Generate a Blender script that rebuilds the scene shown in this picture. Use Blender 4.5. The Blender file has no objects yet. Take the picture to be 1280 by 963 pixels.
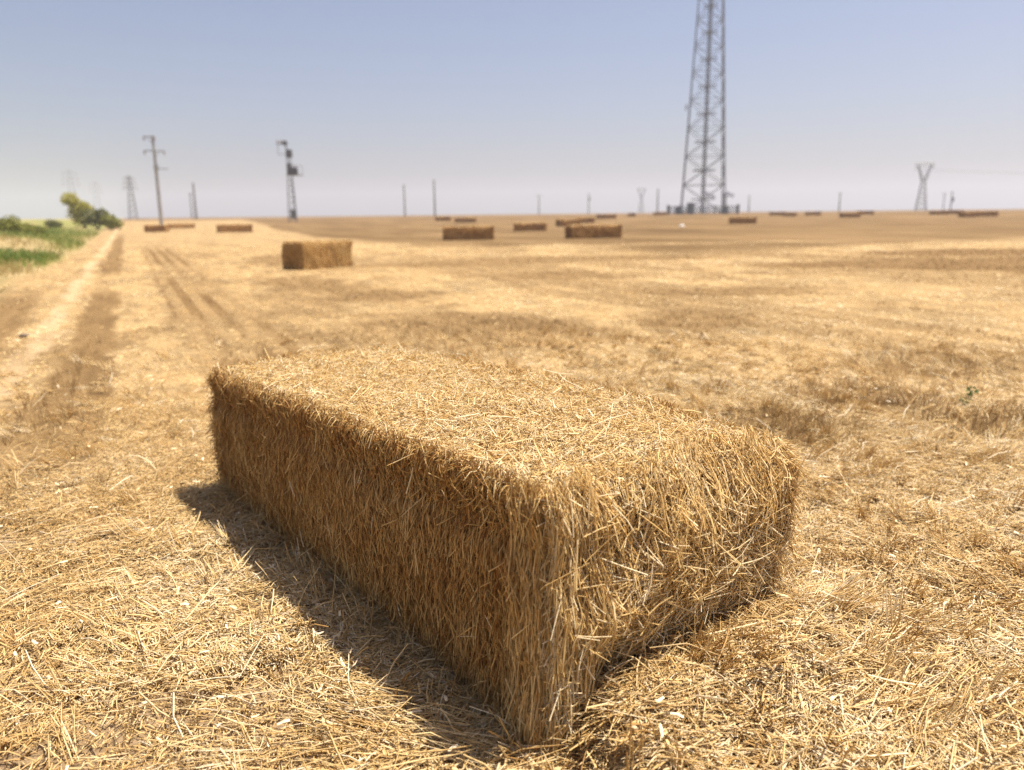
import bpy, bmesh, math, random
import numpy as np
from mathutils import Vector, Matrix

rng = np.random.default_rng(7)
random.seed(7)
SC = bpy.context.scene
COL = SC.collection
PI = math.pi

# ------------------------------------------------------------------ render / view
SC.render.engine = 'CYCLES'
SC.view_settings.view_transform = 'Standard'
SC.view_settings.look = 'None'
SC.view_settings.gamma = 1.0
SC.view_settings.use_curve_mapping = False
SC.view_settings.exposure = 0.86
SC.cycles.max_bounces = 8
SC.cycles.diffuse_bounces = 5
SC.cycles.glossy_bounces = 2
SC.cycles.transmission_bounces = 4
SC.cycles.volume_bounces = 1
SC.cycles.use_denoising = True
SC.cycles.denoiser = 'OPENIMAGEDENOISE'
SC.cycles.denoising_input_passes = 'RGB_ALBEDO_NORMAL'
SC.cycles.denoising_prefilter = 'NONE'
SC.cycles.sample_clamp_indirect = 6.0

# ------------------------------------------------------------------ camera
CAM_H = 1.40
FPX = 970.0
PITCH = math.radians(12.44)
ROLL = math.radians(0.6)
cd = bpy.data.cameras.new('camera')
cam = bpy.data.objects.new('camera', cd)
COL.objects.link(cam)
cam.matrix_world = (Matrix.Translation((0, 0, CAM_H)) @ Matrix.Rotation(PI/2 - PITCH, 4, 'X') @ Matrix.Rotation(-ROLL, 4, 'Z'))
cd.sensor_width = 36.0
cd.lens = 36.0 * FPX / 1280.0
cd.clip_start = 0.05
cd.clip_end = 20000
cd.dof.use_dof = True
cd.dof.focus_distance = 2.5
cd.dof.aperture_fstop = 1.85
SC.camera = cam

# ------------------------------------------------------------------ light and sky
SUN_DIR = Vector((0.162, 0.062, 0.475)).normalized()     # towards the sun
sun_el = math.asin(SUN_DIR.z)
sun_az = math.atan2(SUN_DIR.x, SUN_DIR.y)
ld = bpy.data.lights.new('sun', 'SUN')
ld.energy = 5.0
ld.angle = math.radians(0.55)
ld.color = (1.0, 0.91, 0.77)
sun = bpy.data.objects.new('sun', ld)
COL.objects.link(sun)
sun.location = (0, 0, 120)
sun.rotation_euler = SUN_DIR.to_track_quat('Z', 'Y').to_euler()

W = bpy.data.worlds.new('World')
SC.world = W
W.use_nodes = True
nt = W.node_tree
bg = nt.nodes['Background']
sky = nt.nodes.new('ShaderNodeTexSky')
sky.sky_type = 'NISHITA'
sky.sun_disc = False
sky.sun_elevation = sun_el
sky.sun_rotation = sun_az
sky.air_density = 0.85
sky.dust_density = 3.2
sky.ozone_density = 2.0
sky.altitude = 100
tint = nt.nodes.new('ShaderNodeMix'); tint.data_type = 'RGBA'; tint.blend_type = 'MULTIPLY'
tint.inputs[0].default_value = 1.0; tint.inputs[7].default_value = (1.04, 1.0, 1.06, 1)
nt.links.new(sky.outputs['Color'], tint.inputs[6]); nt.links.new(tint.outputs[2], bg.inputs['Color'])
bg.inputs['Strength'].default_value = 0.071

# ------------------------------------------------------------------ helpers
def tag(o, label=None, cat=None, group=None, kind=None):
    if label: o['label'] = label
    if cat: o['category'] = cat
    if group: o['group'] = group
    if kind: o['kind'] = kind
    return o

def _hash(ix, iy, seed):
    n = (ix.astype(np.int64) * 374761393 + iy.astype(np.int64) * 668265263 + seed * 1274126177) & 0x7fffffff
    n = ((n ^ (n >> 13)) * 1274126177) & 0x7fffffff
    n = n ^ (n >> 16)
    return (n & 0xffff) / 65535.0

def vnoise(x, y, seed=0):
    x = np.asarray(x, float); y = np.asarray(y, float)
    ix = np.floor(x); iy = np.floor(y)
    fx = x - ix; fy = y - iy
    fx = fx*fx*(3-2*fx); fy = fy*fy*(3-2*fy)
    ix = ix.astype(np.int64); iy = iy.astype(np.int64)
    a = _hash(ix, iy, seed); b = _hash(ix+1, iy, seed)
    c = _hash(ix, iy+1, seed); d = _hash(ix+1, iy+1, seed)
    return (a*(1-fx)+b*fx)*(1-fy) + (c*(1-fx)+d*fx)*fy

def fbm(x, y, seed=0, octv=4):
    s = 0; a = 0.5; t = 0
    for k in range(octv):
        s = s + a*vnoise(x*2**k, y*2**k, seed+k*17); t += a; a *= 0.5
    return s/t                                            # 0..1

def sstep(a, b, x):
    t = np.clip((np.asarray(x, float)-a)/(b-a), 0, 1)
    return t*t*(3-2*t)

def mesh_from(name, V, F, mats, attrs=None, smooth=False, matidx=None):
    """V (n,3); F list of (array (m,k)) faces"""
    me = bpy.data.meshes.new(name)
    V = np.ascontiguousarray(V, np.float32)
    if not isinstance(F, (list, tuple)): F = [F]
    tot = np.concatenate([np.full(len(f), f.shape[1], np.int32) for f in F])
    loops = np.concatenate([f.ravel() for f in F]).astype(np.int32)
    me.vertices.add(len(V)); me.vertices.foreach_set('co', V.ravel())
    me.loops.add(len(loops)); me.loops.foreach_set('vertex_index', loops)
    start = np.concatenate([[0], np.cumsum(tot)[:-1]]).astype(np.int32)
    me.polygons.add(len(tot)); me.polygons.foreach_set('loop_start', start)
    me.polygons.foreach_set('loop_total', tot)
    if smooth: me.polygons.foreach_set('use_smooth', np.ones(len(tot), bool))
    if matidx is not None: me.polygons.foreach_set('material_index', matidx.astype(np.int32))
    me.update(calc_edges=True)
    for m in (mats if isinstance(mats, (list, tuple)) else [mats]): me.materials.append(m)
    for k, v in (attrs or {}).items():
        at = me.attributes.new(k, 'FLOAT', 'POINT')
        at.data.foreach_set('value', np.ascontiguousarray(v, np.float32))
    return me

def link(name, me, parent=None):
    o = bpy.data.objects.new(name, me)
    COL.objects.link(o)
    if parent is not None: o.parent = parent
    return o

def unit(v):
    return v/np.maximum(np.linalg.norm(v, axis=-1, keepdims=True), 1e-9)

def straws3(A, M, B, wd, rg, tube=True, flat=0.35, up=None):
    """three-point straws: (n,3) ends and middle, width; tube = closed three-sided stem, else folded blade"""
    n = len(A)
    D = unit(B-A)
    R = unit(rg.normal(size=(n, 3)))
    if up is not None: R = unit(R*0.75+np.asarray(up, float))          # crushed stems lie flat on what carries them
    S = unit(np.cross(D, R)); N = np.cross(D, S)
    w = (wd*0.5)[:, None]
    rings = []
    for P, k in ((A, 0.9), (M, 1.0), (B, 0.75)):
        if tube:
            rings += [P+S*w*k, P-S*w*k*0.8+N*w*k*flat, P-S*w*k*0.6-N*w*k*flat]
        else:
            rings += [P+S*w*k, P-S*w*k]
    c = 3 if tube else 2
    V = np.stack(rings, 1).reshape(-1, 3)
    base = (np.arange(n)*3*c)[:, None]
    q = []
    for r in range(2):
        for j in range(c if tube else 1):
            j2 = (j+1) % c
            q.append(base + np.array([[r*c+j, r*c+j2, (r+1)*c+j2, (r+1)*c+j]]))
    F = np.stack(q, 1).reshape(-1, 4)
    return V, F, 3*c

class Bag:
    """collects arrays of verts / quads / an attribute into one mesh"""
    def __init__(s): s.V=[]; s.F=[]; s.t=[]; s.n=0
    def add(s, V, F, tone):
        s.V.append(V); s.F.append(F+s.n); s.t.append(np.broadcast_to(tone, (len(V),)).astype(np.float32)); s.n += len(V)
    def straws(s, A, M, B, wd, tone, rg, tube=True, flat=0.35, up=None):
        V, F, k = straws3(A, M, B, wd, rg, tube, flat, up)
        s.add(V, F, np.repeat(tone, k))
    def mesh(s, name, mats):
        return mesh_from(name, np.concatenate(s.V), np.concatenate(s.F), mats, {'tone': np.concatenate(s.t)})

# solid pieces for the man-made things
class Solid:
    def __init__(s): s.bm = bmesh.new()
    def bar(s, a, b, r, r2=None, n=6):
        a = Vector(a); b = Vector(b); d = b-a
        if d.length < 1e-6: return s
        r2 = r if r2 is None else r2
        m = Matrix.Translation((a+b)/2) @ d.to_track_quat('Z', 'Y').to_matrix().to_4x4()
        bmesh.ops.create_cone(s.bm, cap_ends=True, segments=n, radius1=r, radius2=r2, depth=d.length, matrix=m)
        return s
    def box(s, c, size, rot=None, bev=0.0):
        m = Matrix.Translation(c) @ (rot.to_4x4() if rot is not None else Matrix.Identity(4)) @ Matrix.Diagonal((*size, 1))
        r = bmesh.ops.create_cube(s.bm, size=1, matrix=m)
        if bev:
            es = list({e for v in r['verts'] for e in v.link_edges})
            bmesh.ops.bevel(s.bm, geom=es, offset=bev, segments=2, affect='EDGES', profile=0.6)
        return s
    def ball(s, c, r, sc=(1, 1, 1)):
        m = Matrix.Translation(c) @ Matrix.Diagonal((r*sc[0], r*sc[1], r*sc[2], 1))
        bmesh.ops.create_icosphere(s.bm, subdivisions=2, radius=1, matrix=m)
        return s
    def build(s, name, mat, parent=None):
        me = bpy.data.meshes.new(name); s.bm.to_mesh(me); s.bm.free(); me.materials.append(mat)
        return link(name, me, parent)

def empty(name, loc, rz=0.0):
    o = bpy.data.objects.new(name, None); COL.objects.link(o)
    o.empty_display_size = 0.3
    o.location = loc; o.rotation_euler = (0, 0, rz)
    return o

def copy_tree(o, parent=None):
    c = o.copy(); COL.objects.link(c)
    if parent is not None: c.parent = parent
    for ch in [x for x in bpy.data.objects if x.parent == o]: copy_tree(ch, c)
    return c

# ------------------------------------------------------------------ the field: coordinates and ground cover
# frame of the big bale
BL, BW, BH = 2.55, 1.00, 0.69
BYAW = math.radians(-51.9)
NEAR = np.array([0.078, 1.768])
ax_ = np.array([math.cos(BYAW), math.sin(BYAW)]); ay_ = np.array([-math.sin(BYAW), math.cos(BYAW)])
BC = NEAR - ax_*BL/2 + ay_*BW/2                       # near left corner is (+L/2, -W/2)


# u runs along the drilling rows and the wheel tracks, v across them (positive to the right)
def uv(x, y):
    return -0.435*x+0.900*y, 0.900*x+0.435*y

def ell(x, y, cx, cy, ax, ay, ang=0.0, soft=0.35, seed=3):
    c, s = math.cos(ang), math.sin(ang)
    dx, dy = x-cx, y-cy
    p = (dx*c+dy*s)/ax; q = (-dx*s+dy*c)/ay
    r = np.sqrt(p*p+q*q) + (fbm(x*9.0/(3*ax), y*9.0/(3*ay), seed, 3)-0.5)*1.1
    return 1-sstep(1-soft, 1+soft, r)

# patches of standing stubble: centre x, y, half sizes, turn
PATCH = [
    (2.62, 5.6, 0.48, 0.5, 0.3), (3.75, 6.8, 0.70, 0.5, 0.2), (3.15, 4.75, 0.5, 0.30, 0.2), (1.75, 4.85, 0.42, 0.55, -0.6),
    (-0.4, 9.6, 1.5, 1.2, -0.6), (0.9, 17.6, 1.5, 1.7, 0.0), (12.0, 19.6, 3.8, 3.2, 0.2), (8.0, 20.2, 1.9, 1.3, 0.1),
    (2.4, 9.9, 0.7, 1.2, -0.2), (14.5, 25, 4.5, 2.0, 0.3), (1.9, 24, 4.2, 1.6, 0.0), (3.8, 13.5, 1.6, 1.0, 0.0),
    (-4.2, 16.0, 0.8, 2.4, 0.45), (-2.2, 13.5, 0.9, 1.2, 0.4), (-6.5, 24, 1.1, 4.0, 0.45), (-1.0, 22.5, 3.0, 1.4, 0.2),
]
def stubble_mask(x, y):
    u, v = uv(x, y)
    r = np.hypot(x, y)
    wob = (fbm(u*0.35, v*1.2, 5, 3)-0.5)*0.28+(fbm(x*2.5, y*2.5, 6, 3)-0.5)*0.22
    vv = v+wob
    m = np.zeros_like(x)
    # brown strip between the two pale wheel tracks, and the strips to the right of them
    strip = sstep(-0.84, -0.72, vv)*(1-sstep(-0.34, -0.22, vv))*sstep(3.6, 6.5, u)*(1-0.8*sstep(16, 17.5, u)*(1-sstep(20, 23, u)))*(1-sstep(60, 80, u))
    m = np.maximum(m, strip*0.9)
    s2 = sstep(0.42, 0.55, vv)*(1-sstep(1.4, 1.9, vv))*sstep(5.5, 7.5, u)*(1-sstep(34, 50, u))
    s2 = s2*(0.45+0.55*sstep(-0.2, 0.3, np.sin(v*2*PI/0.34)))*(0.55+0.45*sstep(0.42, 0.55, fbm(u*0.22+9, v*0.5, 31, 2)))
    m = np.maximum(m, s2)
    s3 = (1-sstep(-1.55, -1.3, vv))*sstep(-2.6, -2.2, vv)*(1-sstep(15, 19, u))*sstep(4, 6, u)
    m = np.maximum(m, 0.85*s3)
    for k, (cx, cy, ax, ay, an) in enumerate(PATCH):
        m = np.maximum(m, (0.9 if cy < 7 else (1.0 if cx > 7 else 0.8))*ell(x, y, cx, cy, ax*(1 if cy < 7 else 1.15), ay, an, 0.45, 40+k))
    # thin stubble showing in streaks along the rows
    st = 0.50*sstep(0.52, 0.65, fbm(u*0.16+4, v*0.85, 78, 4))*sstep(6.5, 9, r)*(1-sstep(30, 40, r))*sstep(1.2, 2.2, v)
    m = np.maximum(m, st)
    # scattered small tufts everywhere
    m = np.maximum(m, 0.55*sstep(0.60, 0.72, fbm(x*1.1, y*0.8, 77, 3))*sstep(5, 9, r))
    return np.clip(m*(1-track_mask(x, y)), 0, 1)

SWATH = [(3.2, 16.5, 16.5, 29.5, 0.9), (9.5, 27, 20, 36, 0.6), (4, 33, 14, 37, 0.7)]
def far_mask(x, y):
    """the plain brown stubble field beyond the scattered straw"""
    u, v = uv(x, y)
    yy = np.where(y > 1, y, 1)
    edge = np.interp(x/yy, [-0.34, -0.30, -0.247, -0.113, -0.02, 0.06, 0.2, 0.37, 0.47, 0.66], [150, 80, 48, 34, 29, 32, 25, 26, 30, 36])
    edge = edge*(0.90+0.2*fbm(x*0.12, y*0.12, 12, 3))
    f = sstep(-0.05, 0.16, (y-edge)/edge)*(y > 1)
    # pale windrows of straw left across it
    for (x0, y0, x1, y1, w) in SWATH:
        L = math.hypot(x1-x0, y1-y0); tx, ty = (x1-x0)/L, (y1-y0)/L
        a = (x-x0)*tx+(y-y0)*ty; b = -(x-x0)*ty+(y-y0)*tx + (fbm(x*0.2, y*0.2, 15, 2)-0.5)*1.5
        f = f*(1-0.75*np.exp(-(b/w)**2)*sstep(-2, 1, a)*(1-sstep(L-1, L+4, a)))
    return f

def track_mask(x, y):
    u, v = uv(x, y)
    wob = (fbm(u*0.3, v*0.2, 8, 2)-0.5)*0.16+(fbm(x*2.2, y*2.2, 10, 3)-0.5)*0.24
    t = np.exp(-((v+1.05+wob)/0.13)**4)
    return t*sstep(3.0, 5.0, u)*(0.35+0.65*sstep(0.35, 0.55, fbm(u*0.9, v*2.5, 9, 3)))

def soil_mask(x, y):
    """bare earth showing between the straw in the left foreground and by the tracks"""
    m = sstep(0.42, 0.56, fbm(x*1.6, y*1.6, 91, 4))*(1-sstep(-0.75, -0.35, x+0.25*(y-2)))*(1-sstep(3.2, 4.6, y))
    return np.clip(m*0.95, 0, 1)

def verge_mask(x, y):
    u, v = uv(x, y)
    return (1-sstep(-2.6, -1.9, v+(fbm(u*0.15, v*0.3, 61, 3)-0.5)*1.0))*sstep(11, 15, u)

def green_mask(x, y):
    u, v = uv(x, y)
    g = np.maximum(ell(x, y, -16.8, 25.5, 5.0, 3.8, 0.3, 0.5, 90), ell(x, y, -38, 56, 6, 5, 0.2, 0.5, 92))
    g = np.maximum(g, 0.75*sstep(0.40, 0.62, fbm(u*0.07, v*0.16, 95, 3)))
    return np.clip(g, 0, 1)*verge_mask(x, y)

def terrain(x, y):
    x = np.asarray(x, float); y = np.asarray(y, float)
    r = np.hypot(x, y)
    z = 0.80*sstep(60, 170, r)
    z = z + 0.10*(fbm(x*0.05, y*0.05, 21, 2)-0.5)*sstep(8, 25, r)
    u, v = uv(x, y)
    z = z + 0.35*(1-sstep(-7, -2.2, v))*sstep(10, 25, u)                     # the verge stands a little proud
    return z

def mounds(x, y):
    """loose straw heaped beside the bale and ridges left by the rake"""
    z = 0.045*fbm(x*2.3, y*2.3, 33, 3)*(1-0.8*soil_mask(x, y))
    z = z + 0.030*fbm(x*6.5, y*6.5, 34, 2)
    # straw heaped against the foot of the bale's near end
    dx, dy = x-BC[0], y-BC[1]
    a = dx*ax_[0]+dy*ax_[1]-BL/2; b = (dx*ay_[0]+dy*ay_[1])/BW+0.5
    z = z + 0.125*np.exp(-((a-0.13)/0.20)**2)*sstep(0.0, 0.16, b)*(1-sstep(0.95, 1.5, b))
    return z*(1-sstep(25, 45, np.hypot(x, y)))

def ground_z(x, y):
    return terrain(x, y)+mounds(x, y)

# ------------------------------------------------------------------ materials
def mat(name):
    m = bpy.data.materials.new(name); m.use_nodes = True
    t = m.node_tree
    return m, t, t.nodes['Principled BSDF'], t.nodes['Material Output']

def N(t, kind, **kw):
    n = t.nodes.new(kind)
    for k, v in kw.items(): setattr(n, k, v)
    return n

def ramp(t, stops, src):
    r = N(t, 'ShaderNodeValToRGB')
    e = r.color_ramp.elements
    while len(e) > 1: e.remove(e[-1])
    e[0].position = stops[0][0]; e[0].color = (*stops[0][1], 1)
    for p, c in stops[1:]:
        q = e.new(p); q.color = (*c, 1)
    t.links.new(src, r.inputs['Fac'])
    return r.outputs['Color']

def math_n(t, op, a, b, clamp=False):
    n = N(t, 'ShaderNodeMath', operation=op, use_clamp=clamp)
    for i, v in enumerate((a, b)):
        if isinstance(v, (int, float)): n.inputs[i].default_value = v
        else: t.links.new(v, n.inputs[i])
    return n.outputs[0]

def mixc(t, fac, a, b):
    n = N(t, 'ShaderNodeMix', data_type='RGBA')
    for s, v in ((0, fac), (6, a), (7, b)):
        if isinstance(v, (int, float)): n.inputs[s].default_value = v
        elif isinstance(v, tuple): n.inputs[s].default_value = (*v, 1)
        else: t.links.new(v, n.inputs[s])
    return n.outputs[2]

def attr(t, name):
    a = N(t, 'ShaderNodeAttribute', attribute_name=name)
    return a.outputs['Fac']

def straw_material(name, stops, spread=0.5, trans=0.22, rough=0.5, noise=6.0):
    m, t, b, out = mat(name)
    geo = N(t, 'ShaderNodeNewGeometry')
    tc = N(t, 'ShaderNodeTexCoord')
    nz = N(t, 'ShaderNodeTexNoise'); nz.inputs['Scale'].default_value = noise; nz.inputs['Detail'].default_value = 3
    t.links.new(tc.outputs['Object'], nz.inputs['Vector'])
    r1 = math_n(t, 'MULTIPLY', math_n(t, 'SUBTRACT', geo.outputs['Random Per Island'], 0.5), spread)
    r2 = math_n(t, 'MULTIPLY', math_n(t, 'SUBTRACT', nz.outputs['Fac'], 0.5), 0.45)
    f = math_n(t, 'ADD', math_n(t, 'ADD', attr(t, 'tone'), r1), r2, True)
    c = ramp(t, stops, f)
    # fibre streaks and blemishes along the stems
    n2 = N(t, 'ShaderNodeTexNoise'); n2.inputs['Scale'].default_value = 90; n2.inputs['Detail'].default_value = 2
    t.links.new(tc.outputs['Object'], n2.inputs['Vector'])
    k = ramp(t, [(0.28, (0.80, 0.75, 0.68)), (0.55, (1.06, 1.05, 1.03))], n2.outputs['Fac'])
    mu = N(t, 'ShaderNodeMix', data_type='RGBA', blend_type='MULTIPLY'); mu.inputs[0].default_value = 1
    t.links.new(c, mu.inputs[6]); t.links.new(k, mu.inputs[7])
    c = mu.outputs[2]
    t.links.new(c, b.inputs['Base Color'])
    b.inputs['Roughness'].default_value = rough
    b.inputs['Specular IOR Level'].default_value = 0.35
    tr = N(t, 'ShaderNodeBsdfTranslucent'); t.links.new(c, tr.inputs['Color'])
    mx = N(t, 'ShaderNodeMixShader'); mx.inputs[0].default_value = trans
    t.links.new(b.outputs[0], mx.inputs[1]); t.links.new(tr.outputs[0], mx.inputs[2])
    t.links.new(mx.outputs[0], out.inputs['Surface'])
    return m

STRAW = [(0.0, (0.22, 0.088, 0.020)), (0.22, (0.47, 0.235, 0.060)), (0.5, (0.66, 0.435, 0.16)), (0.78, (0.82, 0.62, 0.29)), (1.0, (0.90, 0.79, 0.55))]
M_BALE = straw_material('baled_straw', STRAW, 0.5, 0.2, 0.5, 5)
M_LOOSE = straw_material('loose_straw', [(0.0, (0.27, 0.135, 0.046)), (0.25, (0.50, 0.295, 0.10)), (0.55, (0.71, 0.50, 0.21)), (0.8, (0.84, 0.66, 0.35)), (1.0, (0.91, 0.81, 0.60))], 0.55, 0.2, 0.48, 1.3)
M_STUB = straw_material('standing_stubble', [(0.0, (0.24, 0.145, 0.06)), (0.35, (0.42, 0.28, 0.125)), (0.7, (0.57, 0.42, 0.22)), (1.0, (0.68, 0.56, 0.36))], 0.6, 0.2, 0.55, 0.9)
M_DRYGRASS = straw_material('verge_grass', [(0.0, (0.11, 0.17, 0.025)), (0.35, (0.20, 0.25, 0.045)), (0.6, (0.33, 0.27, 0.09)), (1.0, (0.55, 0.43, 0.21))], 0.45, 0.3, 0.6, 0.4)

def plain(name, col, rough=0.6, metal=0.0, var=0.25, scale=3.0, spec=0.4):
    m, t, b, out = mat(name)
    tc = N(t, 'ShaderNodeTexCoord')
    nz = N(t, 'ShaderNodeTexNoise'); nz.inputs['Scale'].default_value = scale; nz.inputs['Detail'].default_value = 5
    t.links.new(tc.outputs['Object'], nz.inputs['Vector'])
    lo = tuple(c*(1-var) for c in col); hi = tuple(min(1, c*(1+var)) for c in col)
    t.links.new(ramp(t, [(0.3, lo), (0.7, hi)], nz.outputs['Fac']), b.inputs['Base Color'])
    b.inputs['Roughness'].default_value = rough; b.inputs['Metallic'].default_value = metal
    b.inputs['Specular IOR Level'].default_value = spec
    return m

M_STEEL = plain('galvanised_steel', (0.30, 0.31, 0.33), 0.55, 0.35)
M_TOWER = plain('grey_tower_steel', (0.15, 0.16, 0.185), 0.6, 0.25)
M_DARKSTEEL = plain('weathered_dark_steel', (0.10, 0.105, 0.12), 0.6, 0.2)
M_CONC = plain('cast_concrete', (0.30, 0.29, 0.28), 0.9, 0, 0.18, 4)
M_WOOD = plain('weathered_pole_wood', (0.17, 0.15, 0.13), 0.9, 0, 0.3, 6)
M_CABLE = plain('aluminium_cable', (0.16, 0.165, 0.18), 0.6, 0.2)
M_CERAM = plain('ceramic_insulator', (0.22, 0.13, 0.09), 0.3, 0, 0.2)
M_PANEL = plain('dark_glass_panel', (0.03, 0.035, 0.06), 0.35, 0, 0.2)
M_CAB = plain('painted_cabinet', (0.16, 0.18, 0.18), 0.6, 0, 0.15)
M_BAG = plain('white_film', (0.75, 0.75, 0.74), 0.5, 0, 0.08)
M_STONE = plain('field_stone', (0.17, 0.135, 0.10), 0.9, 0, 0.3, 9)
M_BARK = plain('bark', (0.10, 0.075, 0.05), 0.95, 0, 0.35, 8)

def leaf_material(name, cols, trans=0.3):
    m, t, b, out = mat(name)
    geo = N(t, 'ShaderNodeNewGeometry')
    c = ramp(t, [(i/(len(cols)-1), q) for i, q in enumerate(cols)], geo.outputs['Random Per Island'])
    t.links.new(c, b.inputs['Base Color']); b.inputs['Roughness'].default_value = 0.55
    tr = N(t, 'ShaderNodeBsdfTranslucent'); t.links.new(c, tr.inputs['Color'])
    mx = N(t, 'ShaderNodeMixShader'); mx.inputs[0].default_value = trans
    t.links.new(b.outputs[0], mx.inputs[1]); t.links.new(tr.outputs[0], mx.inputs[2])
    t.links.new(mx.outputs[0], out.inputs['Surface'])
    return m
M_LEAFY = leaf_material('yellow_green_leaves', [(0.26, 0.26, 0.03), (0.42, 0.39, 0.045), (0.55, 0.47, 0.07)])
M_LEAFD = leaf_material('dark_green_leaves', [(0.085, 0.095, 0.018), (0.14, 0.145, 0.025), (0.21, 0.20, 0.036)])
M_LEAFM = leaf_material('mid_green_leaves', [(0.15, 0.165, 0.025), (0.24, 0.245, 0.035), (0.33, 0.315, 0.05)])
M_WEED = leaf_material('weed_leaves', [(0.06, 0.11, 0.02), (0.10, 0.17, 0.035)])

# ground: colour from the cover attributes with fine procedural grain
def ground_material():
    m, t, b, out = mat('stubble_ground')
    tc = N(t, 'ShaderNodeTexCoord')
    mp = N(t, 'ShaderNodeMapping'); mp.inputs['Rotation'].default_value = (0, 0, -0.45)
    t.links.new(tc.outputs['Object'], mp.inputs['Vector'])
    mp2 = N(t, 'ShaderNodeMapping'); mp2.inputs['Scale'].default_value = (1, 0.16, 1)
    t.links.new(mp.outputs[0], mp2.inputs['Vector'])
    def noise(sc, det=6, vec=tc.outputs['Object'], rough=0.6):
        n = N(t, 'ShaderNodeTexNoise'); n.inputs['Scale'].default_value = sc; n.inputs['Detail'].default_value = det
        n.inputs['Roughness'].default_value = rough
        t.links.new(vec, n.inputs['Vector']); return n.outputs['Fac']
    fine = noise(38, 5, tc.outputs['Object'], 0.7)
    mid = noise(3.2, 6)
    row = noise(3.8, 4, mp2.outputs[0])
    big = noise(0.12, 5)
    straw = ramp(t, [(0.28, (0.235, 0.155, 0.070)), (0.48, (0.40, 0.275, 0.132)), (0.68, (0.58, 0.425, 0.225))], math_n(t, 'ADD', math_n(t, 'MULTIPLY', fine, 0.55), math_n(t, 'MULTIPLY', mid, 0.45)))
    stub = ramp(t, [(0.30, (0.12, 0.068, 0.027)), (0.50, (0.20, 0.122, 0.050)), (0.70, (0.31, 0.20, 0.09))], math_n(t, 'ADD', math_n(t, 'MULTIPLY', fine, 0.5), math_n(t, 'MULTIPLY', row, 0.5)))  # brown stubble floor, colour darkened for the shadows among the stalks
    soil = ramp(t, [(0.3, (0.23, 0.155, 0.085)), (0.7, (0.43, 0.31, 0.185))], math_n(t, 'ADD', math_n(t, 'MULTIPLY', fine, 0.5), math_n(t, 'MULTIPLY', mid, 0.5)))
    far = ramp(t, [(0.38, (0.115, 0.067, 0.026)), (0.50, (0.175, 0.109, 0.046)), (0.62, (0.265, 0.172, 0.08))], math_n(t, 'ADD', math_n(t, 'MULTIPLY', noise(0.30, 6, mp2.outputs[0], 0.65), 0.6), math_n(t, 'MULTIPLY', big, 0.4)))
    verge = ramp(t, [(0.34, (0.19, 0.16, 0.065)), (0.52, (0.36, 0.27, 0.13)), (0.68, (0.52, 0.40, 0.23))], math_n(t, 'ADD', math_n(t, 'MULTIPLY', mid, 0.4), math_n(t, 'MULTIPLY', noise(0.5, 4), 0.6)))
    green = ramp(t, [(0.35, (0.11, 0.15, 0.025)), (0.65, (0.23, 0.25, 0.06))], mid)
    mott = ramp(t, [(0.36, (0.52, 0.52, 0.54)), (0.50, (0.86, 0.85, 0.85)), (0.62, (1.06, 1.04, 1.01))], math_n(t, 'ADD', math_n(t, 'MULTIPLY', noise(0.55, 8, tc.outputs['Object'], 0.68), 0.6), math_n(t, 'MULTIPLY', row, 0.4)))
    ml = N(t, 'ShaderNodeMix', data_type='RGBA', blend_type='MULTIPLY'); ml.inputs[0].default_value = 1
    t.links.new(straw, ml.inputs[6]); t.links.new(mott, ml.inputs[7]); straw = ml.outputs[2]
    c = mixc(t, attr(t, 'stubble'), straw, stub)
    c = mixc(t, attr(t, 'far'), c, far)
    c = mixc(t, attr(t, 'soil'), c, soil)
    track = ramp(t, [(0.3, (0.42, 0.295, 0.165)), (0.7, (0.60, 0.45, 0.275))], math_n(t, 'ADD', math_n(t, 'MULTIPLY', fine, 0.6), math_n(t, 'MULTIPLY', mid, 0.4)))
    c = mixc(t, attr(t, 'track'), c, track)
    c = mixc(t, attr(t, 'verge'), c, verge)
    c = mixc(t, attr(t, 'green'), c, green)
    t.links.new(c, b.inputs['Base Color'])
    b.inputs['Roughness'].default_value = 0.95
    b.inputs['Specular IOR Level'].default_value = 0.1
    bp = N(t, 'ShaderNodeBump'); bp.inputs['Strength'].default_value = 0.9; bp.inputs['Distance'].default_value = 0.03
    t.links.new(math_n(t, 'ADD', fine, math_n(t, 'MULTIPLY', mid, 1.5)), bp.inputs['Height'])
    t.links.new(bp.outputs[0], b.inputs['Normal'])
    return m

# ------------------------------------------------------------------ the ground sheet
def build_ground():
    az = np.concatenate([np.linspace(-55, 55, 1000), np.linspace(55, 305, 160)[1:-1]])*PI/180
    rr = np.concatenate([[0.25], np.exp(np.linspace(math.log(0.5), math.log(3000), 430))])
    Rg, Ag = np.meshgrid(rr, az, indexing='ij')
    x = Rg*np.sin(Ag); y = Rg*np.cos(Ag)
    x = x.ravel(); y = y.ravel()
    z = ground_z(x, y)
    nA = len(az); nR = len(rr)
    V = np.stack([x, y, z], 1)
    V = np.concatenate([V, [[0, 0, float(ground_z(0., 0.))]]])
    i = np.arange(nR-1)[:, None]*nA; j = np.arange(nA)[None, :]; j2 = (j+1) % nA
    F = np.stack([i+j, i+nA+j, i+nA+j2, i+j2], -1).reshape(-1, 4)[:, ::-1]
    T = np.stack([np.full(nA, len(V)-1), np.arange(nA), (np.arange(nA)+1) % nA], 1)[:, ::-1]
    X, Y = V[:, 0], V[:, 1]
    me = mesh_from('ground', V, [F, T], ground_material(), {
        'stubble': stubble_mask(X, Y), 'far': far_mask(X, Y), 'soil': soil_mask(X, Y), 'verge': verge_mask(X, Y), 'green': green_mask(X, Y), 'track': 0.9*track_mask(X, Y)}, smooth=True)
    tag(link('ground', me), kind='structure')
build_ground()

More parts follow.
